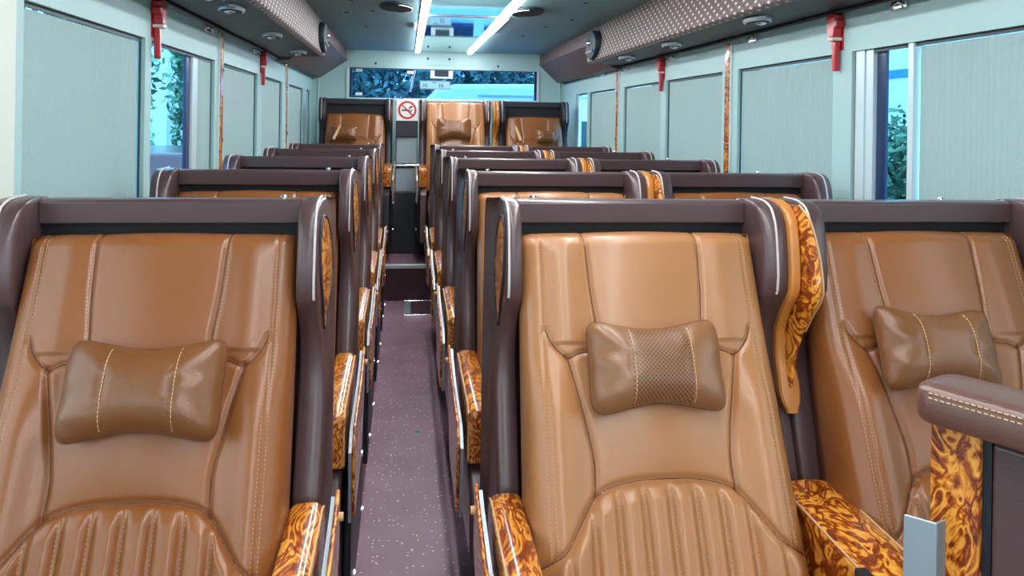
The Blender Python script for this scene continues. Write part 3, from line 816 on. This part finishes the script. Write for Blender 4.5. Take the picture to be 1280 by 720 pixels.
def arm_profile():
    return [(-.130, .655), (-.128, .690), (-.150, .705), (-.20, .704), (-.55, .690), (-.585, .675), (-.592, .645), (-.575, .535), (-.14, .535)]
def arm_parts(root, xin, s, a, b, wide=False):
    P = arm_profile()
    # rounded loft across x
    cy, cz = -.35, .61
    rings = []
    n = 7
    for k in range(n):
        t = k / (n - 1); x = a + (b - a) * t
        e = 1 - .055 * (abs(2 * t - 1) ** 4) * 1.0
        top = .010 * (abs(2 * t - 1) ** 3)
        rings.append([(xin + s * x, cy + (y - cy) * (1 - (1 - e) * .4), z - (top if z > .62 else 0)) for y, z in P])
    ar = MB().loft(rings).build('armrest', M['burl'], root, bevel=.006, segs=3)
    for q in ([b - .003] if not wide else [a + .003, b - .003]):
        MB().tube([(xin + s * q, -.138, .690), (xin + s * q, -.165, .6975), (xin + s * q, -.55, .682), (xin + s * q, -.583, .667), (xin + s * q, -.590, .64), (xin + s * q, -.575, .545)], .0022, 6).build('edge_line', M['stitch'], ar, smooth=60)  # cream tube stands for the white highlight along the armrest edge
    # folded tray beside the armrest
    fp = [(-.125, .715), (-.16, .700), (-.30, .665), (-.56, .64), (-.60, .60), (-.58, .42), (-.30, .44), (-.13, .60)]
    x0, x1 = sorted((xin + s * (b + .018), xin + s * (b + .026)))
    tr = MB().prism(fp, x0, x1).build('folding_tray', M['burl'], root, bevel=.003)
    x0, x1 = sorted((xin + s * (b + .010), xin + s * (b + .0175)))
    MB().prism([(y - .005, z - .012) for y, z in fp], x0, x1).build('tray_plate', M['steel'], tr)
    MB().disc((xin + s * (b + .026), -.150, .675), (s, 0, 0), .008, .008, .008).build('tray_knob', M['stitch'], tr, smooth=40)

def make_divider():
    global WN
    WN = 0
    """console between the paired seats: tan strip, burl leaf, shared armrest.
    local x = 0 at the middle of the gap"""
    d = empty('seat_console')
    prof = []
    for k in range(25):
        z = .815 + (1.236 - .815) * k / 24; prof.append((interp(z, 1) - .008, z))
    # tan strip: curved band following the wing front
    band = MB(); rings = []
    def cut(z): return interp(z, 1) - .016 + (.006 * 0)
    zs = [.812, .818, .83, .85, .87] + [.89 + (1.225 - .89) * k / 20 for k in range(21)] + [1.238, 1.246]
    for z in zs:
        yf = cut(z) if z < 1.238 else cut(1.225) + (.02 if z < 1.24 else .05)
        hwd = .023 if z < .88 else (.023 - .013 * min(1, (z - .88) / .09))
        if z < .82: hwd *= .55
        elif z < .835: hwd *= .85
        cx = .008 if z < .88 else .008 - .017 * min(1, (z - .88) / .09)
        yb_ = .02
        rings.append([(cx - hwd, yf + .004, z), (cx - hwd + .004, yf, z), (cx + hwd - .004, yf, z), (cx + hwd, yf + .004, z), (cx + hwd, yb_, z), (cx - hwd, yb_, z)])
    MB().loft(rings).build('tan_strip', M['tanwood'], d, smooth=40)
    # burl leaf bulging at the right of the strip, towards the front
    rings = []
    Z0, Z1 = .845, 1.238
    for k in range(27):
        t = k / 26; z = Z0 + (Z1 - Z0) * t
        bul = math.sin(math.pi * min(1, t * .5 / .52)) if t < .52 else math.cos((t - .52) / .48 * math.pi / 2 * .80)
        yb_ = interp(z, 1) + .03
        yf = interp(z, 1) - .014 - .052 * max(0, bul) * (1 if t < .8 else 1)
        w = .014 + .012 * max(0, bul)
        x0 = .003; 
        rings.append([(x0, yb_, z), (x0, yf + .014, z), (x0 + .003, yf + .002, z), (x0 + w * .5, yf, z), (x0 + w * .9, yf + .012, z), (x0 + w, yf + .04, z), (x0 + w, yb_, z)])
    lf = MB().loft(rings).build('burl_leaf', M['burl'], d, smooth=50)
    pl = []
    for k in range(27):
        r = rings[k][4]; pl.append((r[0] + .001, r[1], r[2]))
    MB().tube(pl[9:], .0022, 6).build('edge_line', M['stitch'], lf, smooth=60)
    # backing between the shells
    MB().prism([(interp(z, 1) + .012, z) for z in [.5 + .73 * k / 20 for k in range(21)]] + [(.07, 1.225), (.07, .5)], -.0095, .0095).build('filler_panel', M['shell'], d)
    # shared armrest
    arm_parts(d, -.056, 1, 0, .112, wide=True)
    MB().box(-.0095, .0095, -.60, .06, .05, .534).build('support_panel', M['shell'], d)
    return d

# ---- place the seats
XS = {'left': -.446, 'aisle': .477, 'window': 1.108}
rows_txt = ['nearest row', 'second row', 'third row', 'fourth row', 'fifth row']
protos = {k: make_seat(k) for k in XS}
lab = {'left': 'single tan leather bus seat by the left wall, %s', 'aisle': 'tan leather aisle seat right of the aisle, %s', 'window': 'tan leather seat against the right wall, %s'}
for i in range(5):
    for k, x in XS.items():
        o = protos[k] if i == 0 else copy_tree(protos[k])
        o.location = (x, YB0 + PIT * i, 0)
        extra = {0: ' with a neck pillow'}.get(i, ' from the camera')
        tag(o, (lab[k] % rows_txt[i]) + extra, 'bus seat', 'reclining bus seats on the lower floor')
div = make_divider()
for i in range(5):
    o = div if i == 0 else copy_tree(div)
    o.location = (.7925, YB0 + PIT * i, 0)
    tag(o, 'burl wood armrest console between the two right hand seats, %s%s' % (rows_txt[i], '' if i == 0 else ' from the camera'), 'armrest console', 'burl consoles between paired seats')
# rear row on the raised floor
RZ = .345; RY = 6.93
for k, x, l in (('rear_left', -.415, 'dark shelled rear seat in the left corner of the raised floor'), ('rear_middle', .425, 'tan rear seat without top bar beside the cabinet, small pillow on it'), ('rear_right', 1.108, 'dark shelled rear seat in the right corner of the raised floor')):
    o = make_seat(k); o.location = (x, RY, RZ - .0)
    tag(o, l, 'bus seat', 'rear row seats')
    MB().box(-.24, .24, -.40, .06, -.065, .0).build('plinth', M['black'], o)
o = copy_tree(div); o.location = (.7665, RY, RZ); tag(o, 'narrow burl and tan console between the rear middle and rear right seats', 'armrest console', 'burl consoles between paired seats')

# ------------------------------------------------------------------ pillows
def pillow(label, x, y, z, w=.128, h=.074, th=.050, tilt=0, mat='pillow', rx=25, seed=0):
    rnd = random.Random(seed); ph = [rnd.uniform(0, 6) for _ in range(6)]
    NA, NR = 96, 22
    def outline(a):
        ca, sa = math.cos(a), math.sin(a); p = 4.6
        r = (abs(ca) ** p + abs(sa) ** p) ** (-1 / p)
        return r * ca, r * sa
    def pt(s, t, side, rho=None):
        """(s,t) in the unit squircle"""
        if rho is None: rho = min(1, (abs(s) ** 3.6 + abs(t) ** 3.6) ** (1 / 3.6))
        hh = h * (.72 + .36 * s * s); X = s * w * (1 - .06 * (1 - t * t) * abs(s)); Z = t * hh + .004 * s * s * (1 if t > 0 else -1) * abs(t)
        e = max(0, 1 - rho ** 2.6) ** .55
        cr = abs(s) ** 3
        wr = .0045 * math.sin(7 * math.atan2(t, s * .8) + ph[0]) * cr + .003 * math.sin(11 * t + 5 * s + ph[1]) * abs(s) ** 2
        g = sum(.004 * math.exp(-((s - c0) / .020) ** 2) for c0 in (-.42, .42))
        k = 1 + .12 * s * s
        return (X, -(th * e * k + (wr - g) * e) if side else th * .8 * e, Z)
    bm = bmesh.new()
    def shell(side):
        rows = []
        for j in range(NR + 1):
            rho = 1 - (1 - j / NR) ** 1.6 if False else math.sin(j / NR * math.pi / 2)
            rows.append([pt(outline(2 * math.pi * i / NA)[0] * rho, outline(2 * math.pi * i / NA)[1] * rho, side, rho) for i in range(NA)])
        return rows
    F_, B_ = shell(1), shell(0)
    def mk(rows, ring=None):
        c = bm.verts.new(rows[0][0]); V = [[c] * NA] + [[bm.verts.new(p) for p in r] for r in rows[1:-1]]
        V.append(ring or [bm.verts.new(p) for p in rows[-1]])
        for i in range(NA):
            i2 = (i + 1) % NA; bm.faces.new((c, V[1][i], V[1][i2]))
            for j in range(1, len(V) - 1): bm.faces.new((V[j][i], V[j + 1][i], V[j + 1][i2], V[j][i2]))
        return V[-1]
    ringv = mk(F_); mk(B_, ringv)
    bmesh.ops.recalc_face_normals(bm, faces=bm.faces)
    me = bpy.data.meshes.new('neck_pillow'); bm.to_mesh(me); bm.free(); me.materials.append(M[mat])
    me.polygons.foreach_set('use_smooth', [True] * len(me.polygons))
    o = bpy.data.objects.new('neck_pillow', me); C.objects.link(o)
    for c0 in (-.42, .42):
        path, rad = [], []
        for k in range(121):
            tt = -.92 + 1.84 * k / 120; q = pt(c0 + .03, tt, 1)
            path.append((q[0], q[1] - .0002, q[2])); rad.append(.0010 if k % 6 < 4 else .0003)
        MB().tube(path, rad, 6).build('stitching', M['stitch'], o)
    sm_ = MB().tube([pt(*outline(2 * math.pi * i / NA), 1, 1) for i in range(NA)], .0013, 6, closed=True)
    sm_.build('edge_piping', M['seam'], o, smooth=60)
    o.location = (x, y, z); o.rotation_euler = (R(-rx), R(tilt), 0)
    return tag(o, label, 'pillow', 'small neck pillows on the seats')
def on_seat(x, v, seat_y=YB0, z=0, out=.060):
    return (x, seat_y + D0[0] + DD[0] * v + NN[0] * out, z + D0[1] + DD[1] * v + NN[1] * out)
pillow('brown leather neck pillow on the single left seat, nearest row', *on_seat(-.434, .288), tilt=1, seed=1, th=.054, w=.137, h=.093)
pillow('neck pillow with a perforated centre on the nearest tan aisle seat', *on_seat(.468, .270), mat='pillow_perf', seed=2, w=.134, h=.092, th=.050)
pillow('plain brown neck pillow on the nearest seat by the right wall', *on_seat(1.040, .252), tilt=3, seed=3, w=.128, h=.089, th=.048)
pillow('small dark taupe pillow on the rear middle seat beside the cabinet', *on_seat(.405, .275, RY - .03, RZ + .045, out=.078), seed=4, w=.150, h=.105)
pillow('dark pillow on the rear left seat, half hidden behind the front seats', *on_seat(-.50, .215, RY, RZ - .065, out=.078), seed=5, w=.115, h=.07)
pillow('dark pillow on the rear right seat, half hidden behind the front seats', *on_seat(1.19, .215, RY, RZ - .07, out=.078), seed=6, w=.09, h=.07)

# ------------------------------------------------------------------ rear cabinet
c = empty('rear_cabinet', (.015, 6.93, ZS)); tag(c, 'tall dark cabinet with grey door and silver handle between rear seats', 'cabinet')
z = -ZS
MB().box(-.094, .094, -.02, .30, 1.265 + z, 1.592 + z).build('upper_housing', M['shell_dark'], c, bevel=.006)
MB().box(-.094, .094, .04, .30, .34 + z, 1.264 + z).build('body', M['black'], c)
MB().box(-.088, .088, .012, .039, 1.035 + z, 1.262 + z).build('door', M['greyboard'], c, bevel=.004)
hb = MB().tube([(-.11, -.02, 1.022 + z), (.11, -.02, 1.022 + z)], .010, 10).build('handle_bar', M['chrome'], c, smooth=60)
MB().box(-.14, .14, -.012, .02, .998 + z, 1.010 + z).build('bar_black_strip', M['black'], c)  # black strip below the silver handle bar
MB().box(-.09, .09, -.005, .039, .80 + z, .995 + z).build('lower_door', M['greyboard'], c, bevel=.003)
MB().box(-.162, .160, -.10, .034, 0, .80 + z).build('base_box', simple('dark_base_box', (.018, .022, .028), .5, bump=.3), c, bevel=.006)
# no smoking sign
sg = empty('no_smoking_sign', (.015, 6.908, 1.495)); tag(sg, 'square white no smoking sign on the rear cabinet', 'sign')
MB().box(-.092, .092, -.004, 0, -.092, .094).build('sign_plate', M['whitesign'], sg, bevel=.001)
ring = [(.070 * math.cos(2 * math.pi * k / 48), -.0065, .070 * math.sin(2 * math.pi * k / 48)) for k in range(48)]
pr = MB()
for k in range(48):
    a0, a1 = 2 * math.pi * k / 48, 2 * math.pi * (k + 1) / 48
    v = [(r * math.cos(a), y, r * math.sin(a)) for a in (a0, a1) for r in (.061, .078) for y in (-.0042, -.0062)]
    pr.add(v, [(0, 2, 3, 1), (4, 5, 7, 6), (0, 4, 6, 2), (1, 3, 7, 5), (0, 1, 5, 4), (2, 6, 7, 3)])
d = .046
pr.prism([(-d - .004, d - .004), (-d + .004, d + .004), (d + .004, -d + .004), (d - .004, -d - .004)], -.0072, -.0064, 'y')
pr.build('prohibition_ring', M['signred'], sg)
ci = MB(); ci.box(-.046, .020, -.0060, -.0045, -.008, .004); ci.box(.024, .032, -.0060, -.0045, -.008, .004); ci.box(.036, .042, -.0060, -.0045, -.008, .004)
ci.prism([(.010, .012), (.022, .030), (.040, .036), (.050, .020), (.040, .024), (.028, .018), (.020, .010)], -.0060, -.0045, 'y')
ci.prism([(.022, -.010), (.038, -.012), (.036, -.018), (.020, -.016)], -.0060, -.0045, 'y')
ci.build('cigarette_symbol', M['signblack'], sg)

# seat belt tongues standing up on the rear seats
for x, y, zz, a, l in ((-.545, 6.66, 1.32, 22, 'slim cream strap end sticking up in front of the rear left seat'), (.93, 6.62, 1.33, -18, 'slim cream strap end sticking up in front of the rear right seat')):
    o = MB().prism([(-.012, -.09), (.012, -.09), (.010, .03), (.002, .06), (-.008, .03)], -.004, .004, 'y').build('strap_end', M['stitch'], bevel=.002)
    o.location = (x, y, zz); o.rotation_euler = (R(-25), R(a), 0); tag(o, l, 'strap', 'cream strap ends at the rear seats')

# metal loop on the floor before the step
fl = empty('floor_hatch_frame', (.135, 6.03, 0)); tag(fl, 'silver metal frame lying on the floor below the step', 'floor frame')
MB().box(-.125, .14, .215, .245, .0, .012).build('far_bar', M['chrome'], fl, bevel=.003)
MB().box(-.125, .14, -.245, -.210, .0, .012).build('near_bar', M['chrome'], fl, bevel=.003)
MB().box(-.125, -.075, -.209, .214, .0, .010).build('side_bar', M['steel'], fl, bevel=.003)
MB().box(-.074, .135, -.209, .214, .0, .004).build('hatch_lid', M['riser'], fl)
tag(MB().disc((.135 - .06, 3.98 - .35, 0), (0, 0, 1), .010, .007, .004, (0, 1, 0)).build('bottle_cap', simple('teal_plastic', (.02, .35, .33), .4), smooth=40), 'tiny teal cap lying on the aisle floor', 'cap')

# ------------------------------------------------------------------ leather capped partition, front right
E_ = Vector((.477, -.879, 0)); Nn = Vector((-.879, -.477, 0))
ang = math.atan2(E_.y, E_.x)
pt = empty('leather_partition', (.6785, .937, 0), ang); tag(pt, 'low partition with stitched brown leather cap and burl face, front right corner', 'partition')
# local x along E_, local y: +y = rotate90 of E_ = (.879,.477) => away from camera ; -y toward camera
MB().box(.063, .60, .0, .055, .02, 1.022).build('leather_face', M['shell'], pt, bevel=.006)
MB().box(.052, .0625, .004, .05, .02, 1.022).build('black_edge', M['black'], pt)
MB().box(-.008, .0515, -.004, .05, .02, 1.026).build('burl_face', M['burl'], pt, bevel=.003)
mb = MB(); rings = []
for k in range(22):
    t = k / 21
    if k < 8: a = k / 7 * math.pi / 2; x = -.022 + .028 * (1 - math.cos(a)); e = .35 + .65 * math.sin(a) ** .7 if k else .30
    else: x = .006 + .60 * (k - 7) / 14; e = 1
    rr = []
    hy, hz = .052 * (.8 + .2 * e), .026
    for q in range(24):
        a = 2 * math.pi * q / 24; cx, sx = math.cos(a), math.sin(a)
        rr.append((x, .018 + hy * e * math.copysign(abs(cx) ** .45, cx), 1.054 + hz * (.3 + .7 * e) * math.copysign(abs(sx) ** .45, sx)))
    rings.append(rr)
cap = MB().loft(rings).build('leather_cap', M['capleather'], pt, smooth=60)
st = MB()
for row_y, row_z in ((-.0345, 1.066), (-.0335, 1.072)):
    x = .004
    while x < .55: st.tube([(x, row_y - (1.068 - row_z) * 0, row_z), (x + .0045, row_y, row_z)], .0009, 5); x += .0072
st.build('stitching', M['stitch'], cap)
# steel bracket plate
pl = MB(); pl.prism([(-.012, -.060), (.024, -.050), (.026, -.030), (.023, -.030), (.020, -.047), (-.012, -.057)], .55, .922, 'z')
pl.build('steel_plate', M['steel'], pt, bevel=.0015)

# ------------------------------------------------------------------ outside
struct(MB().box(-60, 60, -60, 80, -1.2, -1.0).build('ground', M['asphalt']))
G = -1.0
def leafy(name, c, rx, ry, rz, n, leaf, label, group, trunk=None, seed=0):
    rnd = random.Random(seed); e = empty(name, (c[0], c[1], G)); tag(e, label, 'tree' if 'tree' in name else 'hedge', group)
    mb = MB()
    for _ in range(n):
        while True:
            p = Vector((rnd.uniform(-1, 1), rnd.uniform(-1, 1), rnd.uniform(-1, 1)))
            if .35 < p.length < 1: break
        bump_ = 1 + .18 * math.sin(p.x * 7 + seed) * math.cos(p.z * 6 + p.y * 5)
        q = Vector((p.x * rx * bump_, p.y * ry * bump_, c[2] - G + p.z * rz * bump_))
        if q.z < .05: q.z = .05 + rnd.random() * .2
        a = Vector((rnd.gauss(0, 1), rnd.gauss(0, 1), rnd.gauss(0, 1))).normalized(); b = a.cross(Vector((rnd.gauss(0, 1), rnd.gauss(0, 1), .3))).normalized()
        s_ = leaf * rnd.uniform(.6, 1.3)
        mb.add([q - a * s_, q + b * s_ * .45, q + a * s_, q - b * s_ * .45], [(0, 1, 2, 3)])
    mb.build('foliage', M['leaves'], e)
    if trunk: MB().tube([(0, 0, 0), (.1, 0, (c[2] - G) * .4), (-.05, .05, (c[2] - G) * .8), (0, 0, c[2] - G)], [trunk, trunk * .8, trunk * .6, trunk * .3], 10).build('trunk', M['trunk'], e, smooth=60)
    return e
tr = 'trees seen through the rear window'
for i, (x, y, z) in enumerate(((-5.5, 24, 2.6), (-.6, 24, 2.7), (4.3, 24, 2.6), (9.2, 24, 2.6), (-2.5, 30, 3.4), (2.3, 30, 3.6), (7.1, 30, 3.5), (11.9, 30, 3.4))):
    leafy('leafy_tree', (x, y, z), 2.0 if y < 27 else 2.2, 1.9, 3.0 if y < 27 else 3.6, 9000, .12, ['front tree at the left edge of the rear window view', 'front tree just left of the white van', 'front tree above the middle of the white van', 'front tree above the right end of the white van', 'taller back tree left of the white van', 'taller back tree above the front of the white van', 'taller back tree above the middle of the white van', 'taller back tree behind the right end of the white van'][i], tr, .22, i)
lt_ = 'trees outside the left window'
leafy('leafy_tree', (-5.0, 13.2, 1.9), 1.15, 1.4, 2.3, 3800, .09, 'leafy tree seen at the left edge of the open left window', lt_, .12, 11)
leafy('leafy_tree', (-4.0, 17.6, 2.2), .85, 1.3, 2.4, 6000, .10, 'leafy tree seen at the right edge of the open left window', lt_, .12, 12)
# white building beyond left window
def building(label, x0, x1, y0, y1, h, bands, wins, face):
    e = empty('white_building', ((x0 + x1) / 2, (y0 + y1) / 2, G)); tag(e, label, 'building')
    hx, hy = (x1 - x0) / 2, (y1 - y0) / 2
    MB().box(-hx, hx, -hy, hy, 0, h).build('wall', M['facade'], e)
    for z0, z1 in bands: MB().box(-hx - .04, hx + .04, -hy - .04, hy + .04, z0, z1).build('coloured_band', M['blueband'], e)
    MB().box(-hx - .15, hx + .15, -hy - .15, hy + .15, h, h + .2).build('parapet', M['facade'], e)
    for (u, zz, w, hh) in wins:
        if face == 'y': MB().box(u - w / 2, u + w / 2, -hy - .03, -hy + .02, zz, zz + hh).build('window', M['darkglass'], e)
        else: MB().box(-hx - .03 if face == 'x-' else hx - .02, -hx + .02 if face == 'x-' else hx + .03, u - w / 2, u + w / 2, zz, zz + hh).build('window', M['darkglass'], e)
    return e
building('white building with vertical edge outside the open left window', -8.0, -5.5, 19.5, 21.2, 6.0, [], [(-.3, 1.2, .8, 1.2)], 'y')
building('long white building with a blue band outside the right window', 9.5, 13, 8, 20.5, 7.5, [(3.40, 3.55)], [(k, 1.2, 1.4, 1.3) for k in (-5, -1.6, 1.8, 5.2)], 'x-')
for k in range(4):
    leafy('garden_hedge', (8.3, 8.6 + k * 2.05, .35), .6, .84, 1.25, 3000, .09, 'bushy hedge plant in the row outside the right window', 'hedge plants outside the right window', None, 30 + k)
# dark red car outside left
car = empty('parked_car', (-3.0, 9.6, G)); tag(car, 'dark red parked car low in the open left window', 'car')
body = [(-2.0, .25), (-2.05, .75), (-1.7, .92), (-1.0, 1.0), (-.55, 1.42), (.75, 1.45), (1.35, 1.02), (1.95, .95), (2.05, .6), (2.0, .25)]
MB().prism(body, -.82, .82).build('body', M['carred'], car, bevel=.05, segs=3)
MB().prism([(-.95, 1.0), (-.53, 1.36), (.72, 1.39), (1.2, 1.02)], -.835, .835).build('side_glass', M['darkglass'], car)
car.scale = (1, 1, 1.42)
for y in (-1.25, 1.25):
    for x in (-.8, .66): MB().disc((x, y, .31), (1, 0, 0), .31, .31, .14).build('wheel', M['tyre'], car, smooth=40)
# white van behind
van = empty('white_van', (3.25, 16.5, G)); tag(van, 'long white van parked across behind the rear window', 'van')
vb = [(-3.02, .35), (-3.08, 1.15), (-3.05, 1.8), (-2.97, 2.55), (-2.86, 2.85), (-2.66, 3.03), (-2.3, 3.14), (.5, 3.20), (4.2, 3.20), (4.35, 3.05), (4.4, .35)]
MB().prism(vb, -.95, .95, 'y').build('body', M['white'], van, bevel=.12, segs=4)
MB().prism([(-2.98, 1.70), (-2.90, 2.45), (-2.7, 2.62), (-2.0, 2.55), (-1.95, 1.75)], -.965, .965, 'y').build('cab_glass', M['darkglass'], van, bevel=.01)
for x0 in (-1.75, -.1, 1.5): MB().box(x0, x0 + 1.4, -.965, -.94, 1.8, 2.45).build('side_window', M['darkglass'], van)
MB().box(-1.85, 4.3, -.962, -.945, 2.90, 2.94).build('gutter_line', M['steel'], van)
MB().prism([(-2.55, 2.38), (-2.35, 2.66), (-2.25, 2.62), (-2.42, 2.34)], -1.22, -1.02, 'y').build('wing_mirror', M['darkglass'], van, bevel=.02)
for x in (-2.0, 3.2):
    for y in (-.96, .82): MB().disc((x, y, .36), (0, 1, 0), .36, .36, .14).build('wheel', M['tyre'], van, smooth=40)

# ------------------------------------------------------------------ light + world
w = bpy.data.worlds.new('World'); bpy.context.scene.world = w; w.use_nodes = True
bg = w.node_tree.nodes['Background']; bg.inputs[0].default_value = (.93, .97, 1, 1); bg.inputs[1].default_value = 4.5
sun = bpy.data.lights.new('sun', 'SUN'); sun.energy = 3.0; sun.angle = R(2); so = bpy.data.objects.new('sun', sun); C.objects.link(so)
so.rotation_euler = (R(28), R(14), 0)

# ------------------------------------------------------------------ camera
cam = bpy.data.cameras.new('camera'); co = bpy.data.objects.new('camera', cam); C.objects.link(co)
YAW, ROLL, PY0, F = .1326, .0155, 153.5, 1000
cam.sensor_width = 36; cam.lens = F * 36 / 1280; cam.shift_y = -(360 - PY0) / 1280; cam.clip_start = .02; cam.clip_end = 300
co.location = (0, 0, 1.40)
# roll about the optical axis; principal point moves with it, so correct the shift
rot = Matrix.Rotation(-YAW, 4, 'Z') @ Matrix.Rotation(R(90), 4, 'X') @ Matrix.Rotation(ROLL, 4, 'Z')
co.rotation_euler = rot.to_euler()
bpy.context.scene.camera = co
sc = bpy.context.scene
sc.view_settings.view_transform = 'Standard'; sc.view_settings.look = 'None'; sc.view_settings.gamma = 1; sc.view_settings.exposure = 0.30
sc.cycles.use_denoising = True; sc.cycles.max_bounces = 8; sc.cycles.diffuse_bounces = 4; sc.cycles.glossy_bounces = 4; sc.cycles.transparent_max_bounces = 12
sc.cycles.sample_clamp_indirect = 6
